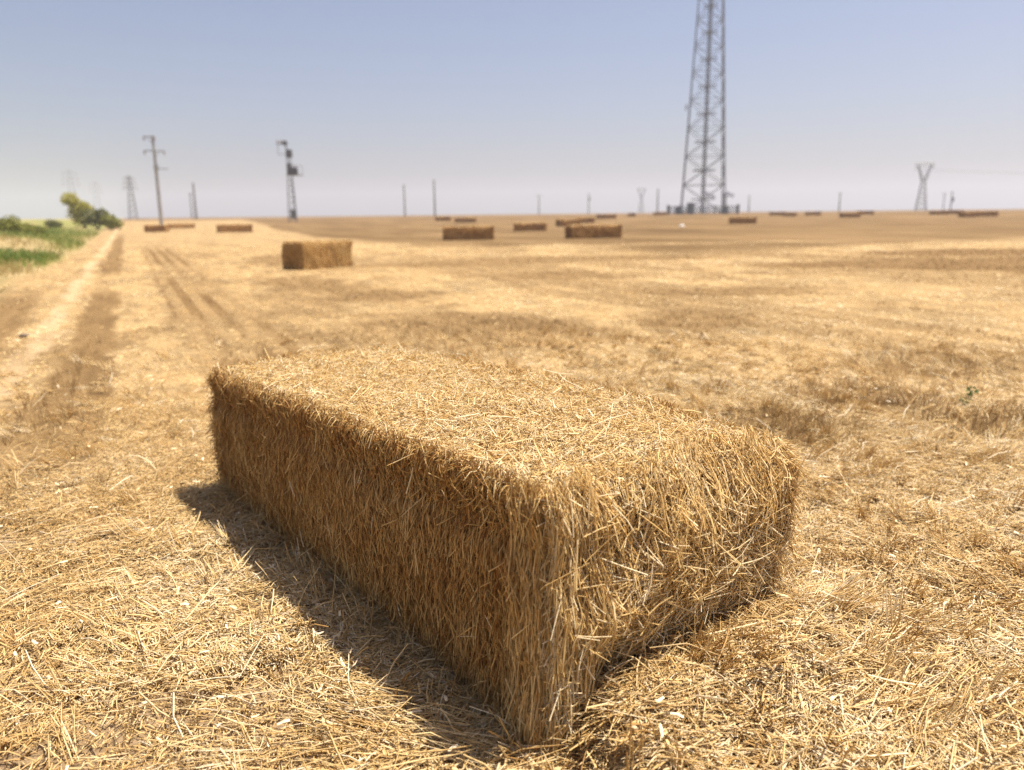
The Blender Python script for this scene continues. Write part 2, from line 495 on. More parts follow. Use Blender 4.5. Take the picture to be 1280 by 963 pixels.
# ------------------------------------------------------------------ the big bale
def in_bale(x, y, grow=0.0):
    dx, dy = x-BC[0], y-BC[1]
    a = dx*ax_[0]+dy*ax_[1]; b = dx*ay_[0]+dy*ay_[1]
    return (np.abs(a) < BL/2+grow) & (np.abs(b) < BW/2+grow)

def deform(p, L, Wd, H, main=True, seed=0):
    p = np.array(p, float)
    half = np.array([L/2, Wd/2, H/2])
    c = p-np.array([0, 0, H/2])
    r = 0.035 if main else 0.07
    inner = half-r
    q = np.clip(c, -inner, inner)
    if main: q[:, 2] = np.where(c[:, 2] < 0, c[:, 2], q[:, 2])
    d = c-q
    n = np.linalg.norm(d, axis=-1, keepdims=True); mx = np.abs(d).max(-1, keepdims=True)
    c = q+d*np.where(n > 1e-9, mx/np.maximum(n, 1e-9), 1)
    zn = np.clip(p[:, 2]/H, 0, 1); yn = np.clip((p[:, 1]+Wd/2)/Wd, 0, 1); xn = p[:, 0]/L
    x, y, z = c[:, 0], c[:, 1], c[:, 2]+H/2
    if main:
        wx = sstep(L/2-0.30, L/2, p[:, 0])
        prof = np.interp(zn, [0, 0.12, 0.3, 0.5, 0.7, 0.88, 1], [-0.10, -0.07, 0.0, 0.035, 0.03, 0.005, -0.03])
        lump = 0.09*(fbm(yn*5+3, zn*4, 50+seed, 3)-0.5)*(0.4+0.6*sstep(0, 0.15, yn))
        k = sstep(0.04, 0.22, yn)
        x = x+wx*(k*prof*(1-0.45*sstep(0.5, 1, yn))+lump+(1-k)*np.interp(zn, [0, 0.35, 1], [0.03, 0.0, -0.01]))
        # left long side: overhanging lip, a groove where the cord pulls in, a belly below
        wl = sstep(-Wd/2+0.2, -Wd/2, p[:, 1])
        g = np.interp(zn, [0, 0.1, 0.4, 0.68, 0.78, 0.84, 0.92, 1], [0.0, 0.004, 0.012, 0.006, -0.016, -0.012, -0.002, -0.004])
        g = g+np.interp(zn, [0, 0.3], [0.05, 0.0])*sstep(0.36, 0.5, xn)
        for k_, xs in enumerate((-1.02, -0.71, -0.47, -0.10, 0.22, 0.49, 0.83)):      # seams between the pressed flakes
            g = g-0.016*np.exp(-((p[:, 0]-xs-0.03*np.sin(zn*4+k_))/0.014)**2)*(0.4+0.6*vnoise(zn*4+k_*3, zn*0+k_, 9))
        y = y-wl*(g+0.035*(fbm(p[:, 0]*2.2+7, zn*1.5, 60+seed, 3)-0.5))
        wr = sstep(Wd/2-0.2, Wd/2, p[:, 1])
        y = y+wr*(0.05*(fbm(p[:, 0]*2.2+17, zn*2, 70+seed, 3)-0.5)+np.interp(zn, [0, 0.5, 0.85, 1], [-0.02, 0.02, 0.0, -0.03]))
        wt = sstep(H-0.15, H, p[:, 2])
        z = z+wt*(0.05*(fbm(p[:, 0]*2.0+1, p[:, 1]*2.6, 80+seed, 3)-0.5)-0.03*sstep(0.7, 1.0, yn)*sstep(0.25, 0.5, xn))
        z = z*(1+(0.05*sstep(-0.5, 0.5, xn)+0.015*(1-yn)*sstep(0, 0.5, xn)-0.035*sstep(0.1, -0.5, xn)))
    else:
        lump = 0.13*(fbm(p[:, 0]*2.5+seed, p[:, 1]*2.5+zn*2, 50+seed, 3)-0.5)
        z = z+lump*sstep(H*0.6, H, p[:, 2])
        y = y+np.sign(p[:, 1])*lump*sstep(Wd*0.3, Wd*0.5, np.abs(p[:, 1]))
        x = x+np.sign(p[:, 0])*lump*sstep(L*0.4, L*0.5, np.abs(p[:, 0]))
    return np.stack([x, y, z], 1)

FACES = {   # centre axis, in-plane axes
    'left': (1, -1, 0, 2), 'right': (1, 1, 0, 2), 'near': (0, 1, 1, 2), 'far': (0, -1, 1, 2), 'top': (2, 1, 0, 1)}

WK = 1.0
def face_straws(bag, rg, face, n, L, Wd, H, ang, spread, lens, wid, tone, main=True, lift=(-0.012, 0.014), loose=0.012, over=0.03, tube=True, region=None, seed=0):
    axis, sgn, i, j = FACES[face]
    dims = np.array([L, Wd, H])
    lo = np.array([-L/2, -Wd/2, 0.0]); hi = np.array([L/2, Wd/2, H])
    s = np.zeros((n, 3))
    a0, a1, b0, b1 = region or (0, 1, 0, 1)
    s[:, i] = lo[i]+(hi[i]-lo[i])*rg.uniform(a0, a1, n)
    s[:, j] = lo[j]+(hi[j]-lo[j])*rg.uniform(b0, b1, n)
    s[:, axis] = hi[axis] if sgn > 0 else lo[axis]
    th = (ang(s[:, i], s[:, j]) if callable(ang) else ang) + rg.normal(0, spread, n)
    ln = rg.uniform(lens[0], lens[1], n)*rg.uniform(0.6, 1.0, n)
    d = np.zeros((n, 3)); d[:, i] = np.cos(th); d[:, j] = np.sin(th)
    nor = np.zeros(3); nor[axis] = sgn
    pts = []
    base = rg.uniform(lift[0], lift[1], n)
    o1, o2 = rg.normal(0, loose, n), rg.normal(0, loose, n)
    offs = {-0.5: o1, 0.0: (o1+o2)/2+rg.normal(0, 0.02, n)*ln, 0.5: o2}
    for k in (-0.5, 0.0, 0.5):
        q = s+d*(ln*k)[:, None]
        cl = np.clip(q, lo, hi)
        ex = np.clip(q-cl, -over, over)
        P = deform(cl, L, Wd, H, main, seed)+ex
        P = P+nor*(base+offs[k])[:, None]
        pts.append(P)
    t = tone+rg.normal(0, 0.04, n)
    bag.straws(pts[0], pts[1], pts[2], rg.uniform(wid[0], wid[1], n)*WK, t, rg, tube, 0.35, nor)

def core(bag, L, Wd, H, res, main=True, seed=0, inset=0.014, tone=0.10):  # low tone paints the darkness of the gaps between straws
    n = np.maximum((np.array([L, Wd, H])/res).astype(int), 2)
    for face, (axis, sgn, i, j) in list(FACES.items())+[('bottom', (2, -1, 0, 1))]:
        lo = np.array([-L/2, -Wd/2, 0.0]); hi = np.array([L/2, Wd/2, H])
        a = np.linspace(lo[i], hi[i], n[i]+1); b = np.linspace(lo[j], hi[j], n[j]+1)
        A, B = np.meshgrid(a, b, indexing='ij')
        p = np.zeros((A.size, 3)); p[:, i] = A.ravel(); p[:, j] = B.ravel(); p[:, axis] = hi[axis] if sgn > 0 else lo[axis]
        q = deform(p, L, Wd, H, main, seed)
        c = np.array([0, 0, H/2]); q = c+(q-c)*(1-inset/np.array([L/2, Wd/2, H/2]))
        m = n[j]+1
        ii = np.arange(n[i])[:, None]*m; jj = np.arange(n[j])[None, :]
        F = np.stack([ii+jj, ii+m+jj, ii+m+jj+1, ii+jj+1], -1).reshape(-1, 4)
        bag.add(q, F, tone+0.1*fbm(p[:, i]*8, p[:, j]*8, 5, 2))

def build_main_bale():
    global WK
    WK = 1.2
    rg = np.random.default_rng(11)
    bg_ = Bag()
    core(bg_, BL, BW, BH, 0.03, tone=0.16)
    A = (BL, BW, BH)
    V2 = PI/2
    lean = lambda a, b: V2+0.30*(fbm(a*3+5, b*5, 101, 2)-0.5)
    # long side, its shade put into a darker tone: combed upright stems, with short tangled ones under the lip
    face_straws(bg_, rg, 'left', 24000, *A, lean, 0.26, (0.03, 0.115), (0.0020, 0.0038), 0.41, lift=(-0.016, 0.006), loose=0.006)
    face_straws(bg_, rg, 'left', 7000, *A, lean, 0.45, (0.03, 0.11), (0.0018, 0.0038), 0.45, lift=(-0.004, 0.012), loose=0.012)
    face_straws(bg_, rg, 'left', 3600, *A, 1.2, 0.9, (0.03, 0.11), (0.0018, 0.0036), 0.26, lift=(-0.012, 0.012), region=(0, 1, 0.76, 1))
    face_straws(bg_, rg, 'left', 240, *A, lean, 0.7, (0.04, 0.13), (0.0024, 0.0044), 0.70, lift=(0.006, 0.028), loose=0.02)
    # top: short trampled straw lying every way
    face_straws(bg_, rg, 'top', 62000, *A, lambda a, b: 7*fbm(a*2.2, b*2.2, 102, 2), 1.3, (0.015, 0.06), (0.0016, 0.0038), 0.70, lift=(-0.014, 0.004), loose=0.005)
    face_straws(bg_, rg, 'top', 9000, *A, 0.0, 3.0, (0.015, 0.065), (0.0018, 0.0038), 0.80, lift=(-0.002, 0.014), loose=0.012)
    face_straws(bg_, rg, 'top', 420, *A, 0.0, 3.0, (0.06, 0.17), (0.0026, 0.0050), 0.85, lift=(0.004, 0.03), loose=0.022)
    # near end: long loose tangled straw, tone raised so the colour looks sunlit
    swirl = lambda a, b: 0.9+3.2*(fbm(a*3.2+2, b*3.2, 103, 3)-0.5)
    face_straws(bg_, rg, 'near', 11000, *A, swirl, 0.9, (0.03, 0.11), (0.0020, 0.0042), 0.70, lift=(-0.016, 0.010), loose=0.014)
    face_straws(bg_, rg, 'near', 3000, *A, swirl, 1.1, (0.03, 0.11), (0.0020, 0.0042), 0.82, lift=(0.0, 0.022), loose=0.016, over=0.05)
    face_straws(bg_, rg, 'near', 330, *A, 0.9, 1.1, (0.06, 0.18), (0.0024, 0.0044), 0.80, lift=(0.01, 0.05), loose=0.03, over=0.07)
    face_straws(bg_, rg, 'near', 900, *A, V2, 0.45, (0.06, 0.22), (0.0026, 0.0050), 0.66, lift=(0.0, 0.04), loose=0.02, over=0.05, region=(0.1, 1, 0.7, 1.0))
    # upright sheaf down the near corner
    face_straws(bg_, rg, 'near', 2600, *A, V2, 0.2, (0.06, 0.20), (0.0026, 0.0050), 0.66, lift=(-0.004, 0.026), loose=0.014, region=(0.0, 0.16, 0, 1))
    face_straws(bg_, rg, 'left', 1800, *A, V2, 0.2, (0.05, 0.18), (0.0024, 0.0046), 0.55, lift=(-0.002, 0.02), loose=0.010, region=(0.955, 1, 0, 1))
    # sides away from the photo
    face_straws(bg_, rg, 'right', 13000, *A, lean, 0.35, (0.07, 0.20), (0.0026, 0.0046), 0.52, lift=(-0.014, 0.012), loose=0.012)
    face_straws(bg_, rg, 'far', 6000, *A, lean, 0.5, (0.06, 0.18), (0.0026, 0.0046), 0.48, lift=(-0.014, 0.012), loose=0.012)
    # fringe hanging over the long top edge and fuzz along the corners
    def fringe(n, p0, p1, out, drop, tone, lenr):
        f = rg.uniform(0, 1, n)[:, None]
        P = deform(np.array(p0)*(1-f)+np.array(p1)*f, *A)
        o = np.array(out, float)
        d = unit(o*rg.uniform(0.1, 1.0, (n, 1))+rg.normal(0, 0.5, (n, 3)))
        l = rg.uniform(*lenr, n)[:, None]
        M = P+d*l*0.5; B = P+d*l+np.array([0, 0, -1])*l*drop
        bg_.straws(P-d*l*0.3, M, B, rg.uniform(0.002, 0.0042, n), tone+rg.normal(0, 0.08, n), rg, True)
    h = BH-0.008
    fringe(900, (-BL/2, -BW/2, h), (BL/2, -BW/2, h), (0, -0.35, 0.15), 0.6, 0.55, (0.012, 0.045))
    fringe(900, (BL/2, -BW/2, h), (BL/2, BW/2, h), (0.7, 0, 0.3), 0.7, 0.72, (0.02, 0.08))
    fringe(900, (BL/2, BW/2, 0.05), (BL/2, BW/2, h), (0.5, 0.7, 0.1), 0.3, 0.62, (0.02, 0.09))
    fringe(500, (-BL/2, -BW/2, 0.03), (-BL/2, -BW/2, h), (-0.3, -0.3, 0.0), 0.3, 0.42, (0.02, 0.07))
    fringe(900, (-BL/2, BW/2, h), (BL/2, BW/2, h), (0, 0.4, 0.5), 0.2, 0.65, (0.02, 0.07))
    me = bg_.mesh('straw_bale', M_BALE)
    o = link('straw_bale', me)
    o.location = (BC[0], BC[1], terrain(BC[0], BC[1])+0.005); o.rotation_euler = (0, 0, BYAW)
    tag(o, 'big rectangular bale of golden straw in the foreground, casting a shadow on its left', 'straw bale', 'straw bales on the field')
build_main_bale()
WK = 1.0

# ------------------------------------------------------------------ loose straw lying on the field
def ground_scatter():
    rg = np.random.default_rng(5)
    def polar(n, r0, r1, power, az=50):
        u_ = rg.uniform(0, 1, n)
        e = 2-power
        r = (r0**e+(r1**e-r0**e)*u_)**(1/e) if abs(e) > 1e-6 else r0*(r1/r0)**u_
        a = rg.uniform(-az, az, n)*PI/180
        return r*np.sin(a), r*np.cos(a), r
    def lay(bag, x, y, r, lens, wid, tone, ori, spread, tilt, lift, tube):
        n = len(x)
        th = ori+rg.normal(0, spread, n)
        ln = rg.uniform(lens[0], lens[1], n)*rg.uniform(0.55, 1, n)
        pit = rg.normal(0, tilt, n)
        dx = np.cos(th)*np.cos(pit)*ln/2; dy = np.sin(th)*np.cos(pit)*ln/2; dz = np.sin(pit)*ln/2
        z0 = ground_z(x, y)+rg.uniform(lift[0], lift[1], n)+np.abs(dz)*0.75
        A = np.stack([x-dx, y-dy, z0-dz], 1); B = np.stack([x+dx, y+dy, z0+dz], 1)
        M = (A+B)/2; M += rg.normal(0, 0.05, (n, 3))*ln[:, None]; M[:, 2] += np.abs(rg.normal(0, 0.03, n))*ln
        w = rg.uniform(wid[0], wid[1], n)*np.maximum(1, r/6.0)
        bag.straws(A, M, B, w, tone, rg, tube, 0.3, (0, 0, 1))
    bag = Bag()
    for (n, r0, r1, pw, tube) in ((340000, 1.3, 6.5, 1.25, True), (150000, 6.5, 40, 1.75, False)):
        x, y, r = polar(n, r0, r1, pw)
        st = stubble_mask(x, y); so = np.maximum(soil_mask(x, y), 0.7*track_mask(x, y)); fa = far_mask(x, y); ve = verge_mask(x, y)
        dens = (1-0.80*so)*(1-0.98*np.clip(st*1.15, 0, 1))*(1-0.93*fa)*(1-0.95*ve)*(0.55+0.45*sstep(0.3, 0.6, fbm(x*1.5, y*1.5, 44, 3)))
        keep = (rg.uniform(0, 1, n) < dens) & ~in_bale(x, y, -0.04)
        x, y, r, st, so = x[keep], y[keep], r[keep], st[keep], so[keep]
        n = len(x)
        ori = 8*fbm(x*0.9, y*0.9, 45, 2)
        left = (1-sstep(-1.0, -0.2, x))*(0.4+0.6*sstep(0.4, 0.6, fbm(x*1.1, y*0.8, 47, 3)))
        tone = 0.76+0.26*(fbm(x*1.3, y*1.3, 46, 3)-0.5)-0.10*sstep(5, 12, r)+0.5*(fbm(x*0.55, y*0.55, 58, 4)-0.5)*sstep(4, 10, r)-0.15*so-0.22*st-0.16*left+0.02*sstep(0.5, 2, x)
        big = 1+0.35*sstep(0.3, 1.5, x)*(1-sstep(3, 6, y))
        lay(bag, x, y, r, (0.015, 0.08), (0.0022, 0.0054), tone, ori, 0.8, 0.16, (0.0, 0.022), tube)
    # longer single stems on top, more to the right of the bale
    n = 5000
    x, y, r = polar(n, 1.4, 7.5, 1.3)
    keep = (rg.uniform(0, 1, n) < (0.35+0.65*sstep(-0.2, 0.9, x))*(1-0.5*stubble_mask(x, y))) & ~in_bale(x, y, 0.0)
    x, y, r = x[keep], y[keep], r[keep]
    lay(bag, x, y, r, (0.09, 0.24), (0.0036, 0.0072), 0.74+rg.normal(0, 0.12, len(x)), 8*fbm(x*0.7, y*0.7, 48, 2), 0.8, 0.28, (0.012, 0.05), True)
    # tufts: sheaves of cut stems knocked over together
    nc = 4000
    x, y, r = polar(nc, 1.4, 9, 1.2)
    k = (rg.uniform(0, 1, nc) < (0.3+0.7*sstep(-0.3, 0.8, x))*(1-0.6*soil_mask(x, y))) & ~in_bale(x, y, 0.02)
    x, y = x[k], y[k]; nc = len(x); m = 16
    th = np.repeat(8*fbm(x*0.9+3, y*0.9, 49, 2)+rg.normal(0, 0.7, nc), m)+rg.normal(0, 0.30, nc*m)
    el = np.repeat(np.clip(rg.normal(0.50, 0.30, nc), 0.1, 1.4), m)+rg.normal(0, 0.15, nc*m)
    ln = rg.uniform(0.05, 0.15, nc*m)
    X = np.repeat(x, m)+rg.normal(0, 0.022, nc*m); Y = np.repeat(y, m)+rg.normal(0, 0.022, nc*m)
    A = np.stack([X, Y, ground_z(X, Y)], 1)
    D = np.stack([np.cos(th)*np.cos(el), np.sin(th)*np.cos(el), np.abs(np.sin(el))], 1)
    B = A+D*ln[:, None]; B[:, 2] -= 0.12*ln*np.cos(el); M = A+D*ln[:, None]*0.55
    tn = np.repeat(0.62+rg.normal(0, 0.10, nc), m)+rg.normal(0, 0.06, nc*m)
    bag.straws(A, M, B, rg.uniform(0.003, 0.006, nc*m), tn, rg, True, 0.3, (0, 0, 1))
    # pale broken flecks
    n = 1500
    x, y, r = polar(n, 1.4, 7.5, 1.2); k = ~in_bale(x, y, 0.0)
    x, y, r = x[k], y[k], r[k]
    lay(bag, x, y, r, (0.02, 0.055), (0.005, 0.009), rg.uniform(0.85, 1.0, len(x)), rg.uniform(0, 6.3, len(x)), 1, 0.25, (0.02, 0.05), False)
    # bundles of long straw in the left foreground
    for (bx, by, an, L, n, wd) in ((-0.62, 1.93, -0.22, 0.55, 130, 0.07), (-0.25, 1.80, -0.35, 0.5, 150, 0.07), (-1.15, 2.05, -0.05, 0.6, 110, 0.06), (-0.75, 1.72, 0.12, 0.6, 130, 0.06),
                                   (-1.95, 3.1, 0.5, 0.7, 120, 0.08), (-2.3, 3.35, 0.45, 0.8, 120, 0.10), (0.25, 1.72, 0.2, 0.5, 150, 0.08), (0.62, 1.62, -0.4, 0.5, 130, 0.1), (1.2, 1.95, 0.6, 0.4, 120, 0.14), (-1.7, 2.6, 0.7, 0.5, 90, 0.12)):
        n = int(n*0.7); t_ = rg.uniform(-0.5, 0.5, n)*L; s_ = rg.normal(0, wd, n)
        x = bx+math.cos(an)*t_-math.sin(an)*s_; y = by+math.sin(an)*t_+math.cos(an)*s_
        k = ~in_bale(x, y, 0.03); x, y = x[k], y[k]
        lay(bag, x, y, np.ones(len(x)), (0.08, 0.26), (0.0026, 0.0050), 0.70+rg.normal(0, 0.08, len(x)), an, 0.22, 0.12, (0.01, 0.055), True)
    # straw pulled down round the foot of the bale
    n = 5200
    a_ = rg.uniform(-BL/2, BL/2, n); b_ = np.where(rg.uniform(0, 1, n) < 0.5, -BW/2, BW/2)
    e_ = rg.uniform(0, 1, n) < 0.35
    bb = np.where(e_, rg.uniform(-BW/2, BW/2, n), b_); aa = np.where(e_, BL/2+0.02, a_)
    x = BC[0]+ax_[0]*aa+ay_[0]*bb+rg.normal(0, 0.06, n); y = BC[1]+ax_[1]*aa+ay_[1]*bb+rg.normal(0, 0.06, n)
    lay(bag, x, y, np.ones(n), (0.06, 0.2), (0.0022, 0.0046), 0.55+rg.normal(0, 0.1, n), rg.uniform(0, 6.3, n), 1, 0.3, (0.0, 0.04), True)
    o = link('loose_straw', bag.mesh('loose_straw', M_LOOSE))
    tag(o, 'loose golden straw scattered over the whole cut field', 'straw', kind='stuff')

    # standing stubble: tufts along the drill rows
    bag = Bag()
    n = 60000
    x, y, r = polar(n, 1.6, 42, 1.45)
    u_, v_ = uv(x, y)
    v_ = np.round(v_/0.135)*0.135+rg.normal(0, 0.014, n)
    x = -0.435*u_+0.900*v_; y = 0.900*u_+0.435*v_
    st = stubble_mask(x, y)
    fg = 0.33*(1-sstep(-0.6, 0.1, x+0.1*(y-2)))*(1-sstep(3.5, 5, y))*sstep(0.42, 0.6, fbm(x*3, y*3, 66, 2))
    keep = (rg.uniform(0, 1, n) < np.maximum(np.maximum(st*0.95*(1-0.5*sstep(7, 13, r))*(1-0.7*(1-sstep(1.4, 2.2, 0.9*x+0.435*y))), fg), 0.05)*(1-0.9*verge_mask(x, y))*(1-0.8*far_mask(x, y))) & ~in_bale(x, y, 0.02)
    x, y, r, st = x[keep], y[keep], r[keep], st[keep]
    m = 5
    n = len(x)*m
    x = np.repeat(x, m)+rg.normal(0, 0.014, n); y = np.repeat(y, m)+rg.normal(0, 0.014, n); r = np.repeat(r, m); st = np.repeat(st, m)
    hgt = rg.uniform(0.05, 0.15, n)*(0.55+0.45*st)*np.where(r < 4.2, 0.75, 1)*(1-0.65*sstep(4.5, 12, r))
    lean = rg.normal(0, 0.32, (n, 2))
    z = ground_z(x, y)-0.01
    A = np.stack([x, y, z], 1)
    B = A+np.stack([lean[:, 0]*hgt, lean[:, 1]*hgt, hgt], 1)
    M = (A+B)/2+rg.normal(0, 0.05, (n, 3))*hgt[:, None]
    tone = 0.46+0.18*(fbm(x*0.8, y*0.8, 67, 2)-0.5)-0.10*st+rg.normal(0, 0.05, n)
    nr = r < 6
    bag.straws(A[nr], M[nr], B[nr], rg.uniform(0.0025, 0.0042, nr.sum()), tone[nr], rg, True)
    fr = ~nr
    bag.straws(A[fr], M[fr], B[fr], rg.uniform(0.003, 0.005, fr.sum())*np.maximum(1, r[fr]/7), tone[fr], rg, False)
    o = link('stubble', bag.mesh('stubble', M_STUB))
    tag(o, 'brown standing stubble left in patches and rows', 'stubble', kind='stuff')

    # grass and dry weeds on the verge
    bag = Bag()
    n = 90000
    r = 14*(90/14)**rg.uniform(0, 1, n); a = rg.uniform(-58, -20, n)*PI/180
    x = r*np.sin(a); y = r*np.cos(a)
    ve = verge_mask(x, y); gr = green_mask(x, y)
    cl = sstep(0.42, 0.6, fbm(x*0.35, y*0.35, 71, 3))
    keep = rg.uniform(0, 1, n) < ve*np.maximum(gr, 0.35*cl)
    x, y, r, gr, cl = x[keep], y[keep], r[keep], gr[keep], cl[keep]
    n = len(x)
    hgt = rg.uniform(0.10, 0.34, n)*(0.6+0.6*cl)
    A = np.stack([x, y, ground_z(x, y)-0.01], 1)
    ln = rg.normal(0, 0.45, (n, 2))
    B = A+np.stack([ln[:, 0]*hgt, ln[:, 1]*hgt, hgt], 1)
    M = A*0.5+B*0.5; M[:, :2] -= ln*hgt[:, None]*0.15
    bag.straws(A, M, B, rg.uniform(0.012, 0.026, n)*np.maximum(1, r/25), 0.85-0.72*gr+rg.normal(0, 0.08, n), rg, False)
    o = link('verge_grass', bag.mesh('verge_grass', M_DRYGRASS))
    tag(o, 'green and dry grass along the left edge of the field', 'grass', kind='stuff')
ground_scatter()

# ------------------------------------------------------------------ placing things by bearing and distance
def bearing(px):
    """bearing (radians, right positive) of the photo's column px at the horizon"""
    t = math.tan(PITCH); dy = t                      # horizon row
    return math.atan2((px-640)/FPX, math.cos(PITCH)+math.sin(PITCH)*dy)

def spot(px, dist):
    b = bearing(px)
    x, y = dist*math.sin(b), dist*math.cos(b)
    return x, y, float(terrain(x, y)), b

# ------------------------------------------------------------------ the bales farther out
def far_bale_mesh(L, Wd, H, seed, n, wid):
    rg = np.random.default_rng(seed)
    b = Bag()
    core(b, L, Wd, H, 0.06, False, seed, 0.012, 0.14)
    A = (L, Wd, H); V2 = PI/2
    ts = {3: 0.56, 4: 0.24}.get(seed, 0.36)  # side tones carry shade in the colour; the nearest bale's carries sunlight
    for f, k in (('left', 1.0), ('right', 1.0), ('near', 0.45), ('far', 0.45)):
        face_straws(b, rg, f, int(n*k), *A, V2, 0.4, (0.08, 0.24), wid, ts, False, (-0.014, 0.016), 0.014, 0.04, True, None, seed)
    face_straws(b, rg, 'top', int(n*1.5), *A, 0.0, 3, (0.06, 0.18), wid, 0.62, False, (-0.012, 0.02), 0.012, 0.04, True, None, seed)
    return b.mesh('straw_bale', M_BALE)
FB = [far_bale_mesh(2.5, 1.07, 0.70, 3, 2600, (0.006, 0.012)), far_bale_mesh(2.6, 1.05, 0.72, 4, 900, (0.012, 0.02)), far_bale_mesh(2.45, 1.1, 0.68, 6, 900, (0.012, 0.02))]
GB = 'straw bales on the field'
# column, distance, turn of the long axis away from square-on (degrees), scale, mesh, label
BALES = [
    (398, 21.8, 46, (0.76, 0.68, 1.03), 0, 'golden straw bale with a dark shaded left end, first one beyond the foreground bale'),
    (587, 44, 3, (1.06, 1, 1.0), 1, 'dark brown bale lying square-on in the middle of the field, left of centre row'),
    (665, 66, -2, (1.1, 1, 0.95), 2, 'dark straw bale between two larger nearer bales, right of the picture centre'),
    (744, 45, 24, (1.18, 1, 1.0), 1, 'long brown bale with a darker left end, largest of the bales below the telecom tower'),
    (713, 82, 28, (1.0, 1, 1), 2, 'bale behind and above the left end of the long brown bale'),
    (734, 98, 10, (0.9, 1, 0.9), 2, 'small pale bale peeping out behind a slanting darker bale'),
    (294, 76, 4, (1.15, 1, 0.95), 1, 'brown bale on the pale swath left of the switchgear pole'),
    (197, 82, -20, (0.8, 1, 0.95), 2, 'short dark bale at the foot of the tall concrete pole'),
    (227, 96, 30, (1.1, 1, 0.7), 1, 'low pale bale just right of the short dark bale by the concrete pole'),
    (556, 122, 0, (0.95, 1, 0.9), 2, 'tiny distant bale, left one of the pair above the dark square-on bale'),
    (584, 108, -4, (1.1, 1, 0.85), 1, 'tiny distant bale, right one of the pair above the dark square-on bale'),
    (760, 128, 5, (1.2, 1, 0.95), 1, 'dark distant bale on the skyline just left of the lattice pylon'),
    (792, 150, 0, (0.6, 1, 0.9), 2, 'very small bale on the skyline below the hazy lattice pylon'),
    (931, 88, 6, (1.05, 1, 0.95), 1, 'brown bale right below the telecom tower compound'),
    (974, 142, 0, (1.05, 1, 0.9), 2, 'grey-brown distant bale on the skyline right of the tower compound'),
    (990, 132, -12, (0.75, 1, 0.8), 1, 'small brown bale touching the right of a greyer skyline bale'),
    (1019, 140, 0, (1.0, 1, 0.85), 2, 'lone tiny bale midway between the tower and the far pair'),
    (1065, 118, 35, (1.0, 1, 0.9), 1, 'reddish brown bale, nearer one of the slanting pair under the thin far pole'),
    (1084, 146, 8, (1.05, 1, 0.9), 2, 'grey brown bale, farther one of the slanting pair under the thin far pole'),
    (1177, 138, 14, (1.05, 1, 0.85), 2, 'small brown bale on the skyline just right of the tall pylon'),
    (1198, 142, 0, (0.8, 1, 0.8), 1, 'faint bale at the left of the dark square bale near the right edge'),
    (1212, 116, 60, (0.9, 1, 0.95), 1, 'small dark square-looking bale near the right edge of the field'),
    (1233, 122, 12, (1.25, 1, 0.95), 2, 'long reddish bale at the right edge beside the dark square one'),
    (828, 165, 4, (1.1, 1, 0.9), 1, 'dark distant bale at the left foot of the telecom tower fence'),
]
for i, (px, d, turn, sc, k, lab) in enumerate(BALES):
    x, y, z, b = spot(px, d)
    o = link('straw_bale', FB[k])
    o.location = (x, y, z-0.01); o.rotation_euler = (0, 0, -b+math.radians(turn)); o.scale = sc
    tag(o, lab, 'straw bale', GB)

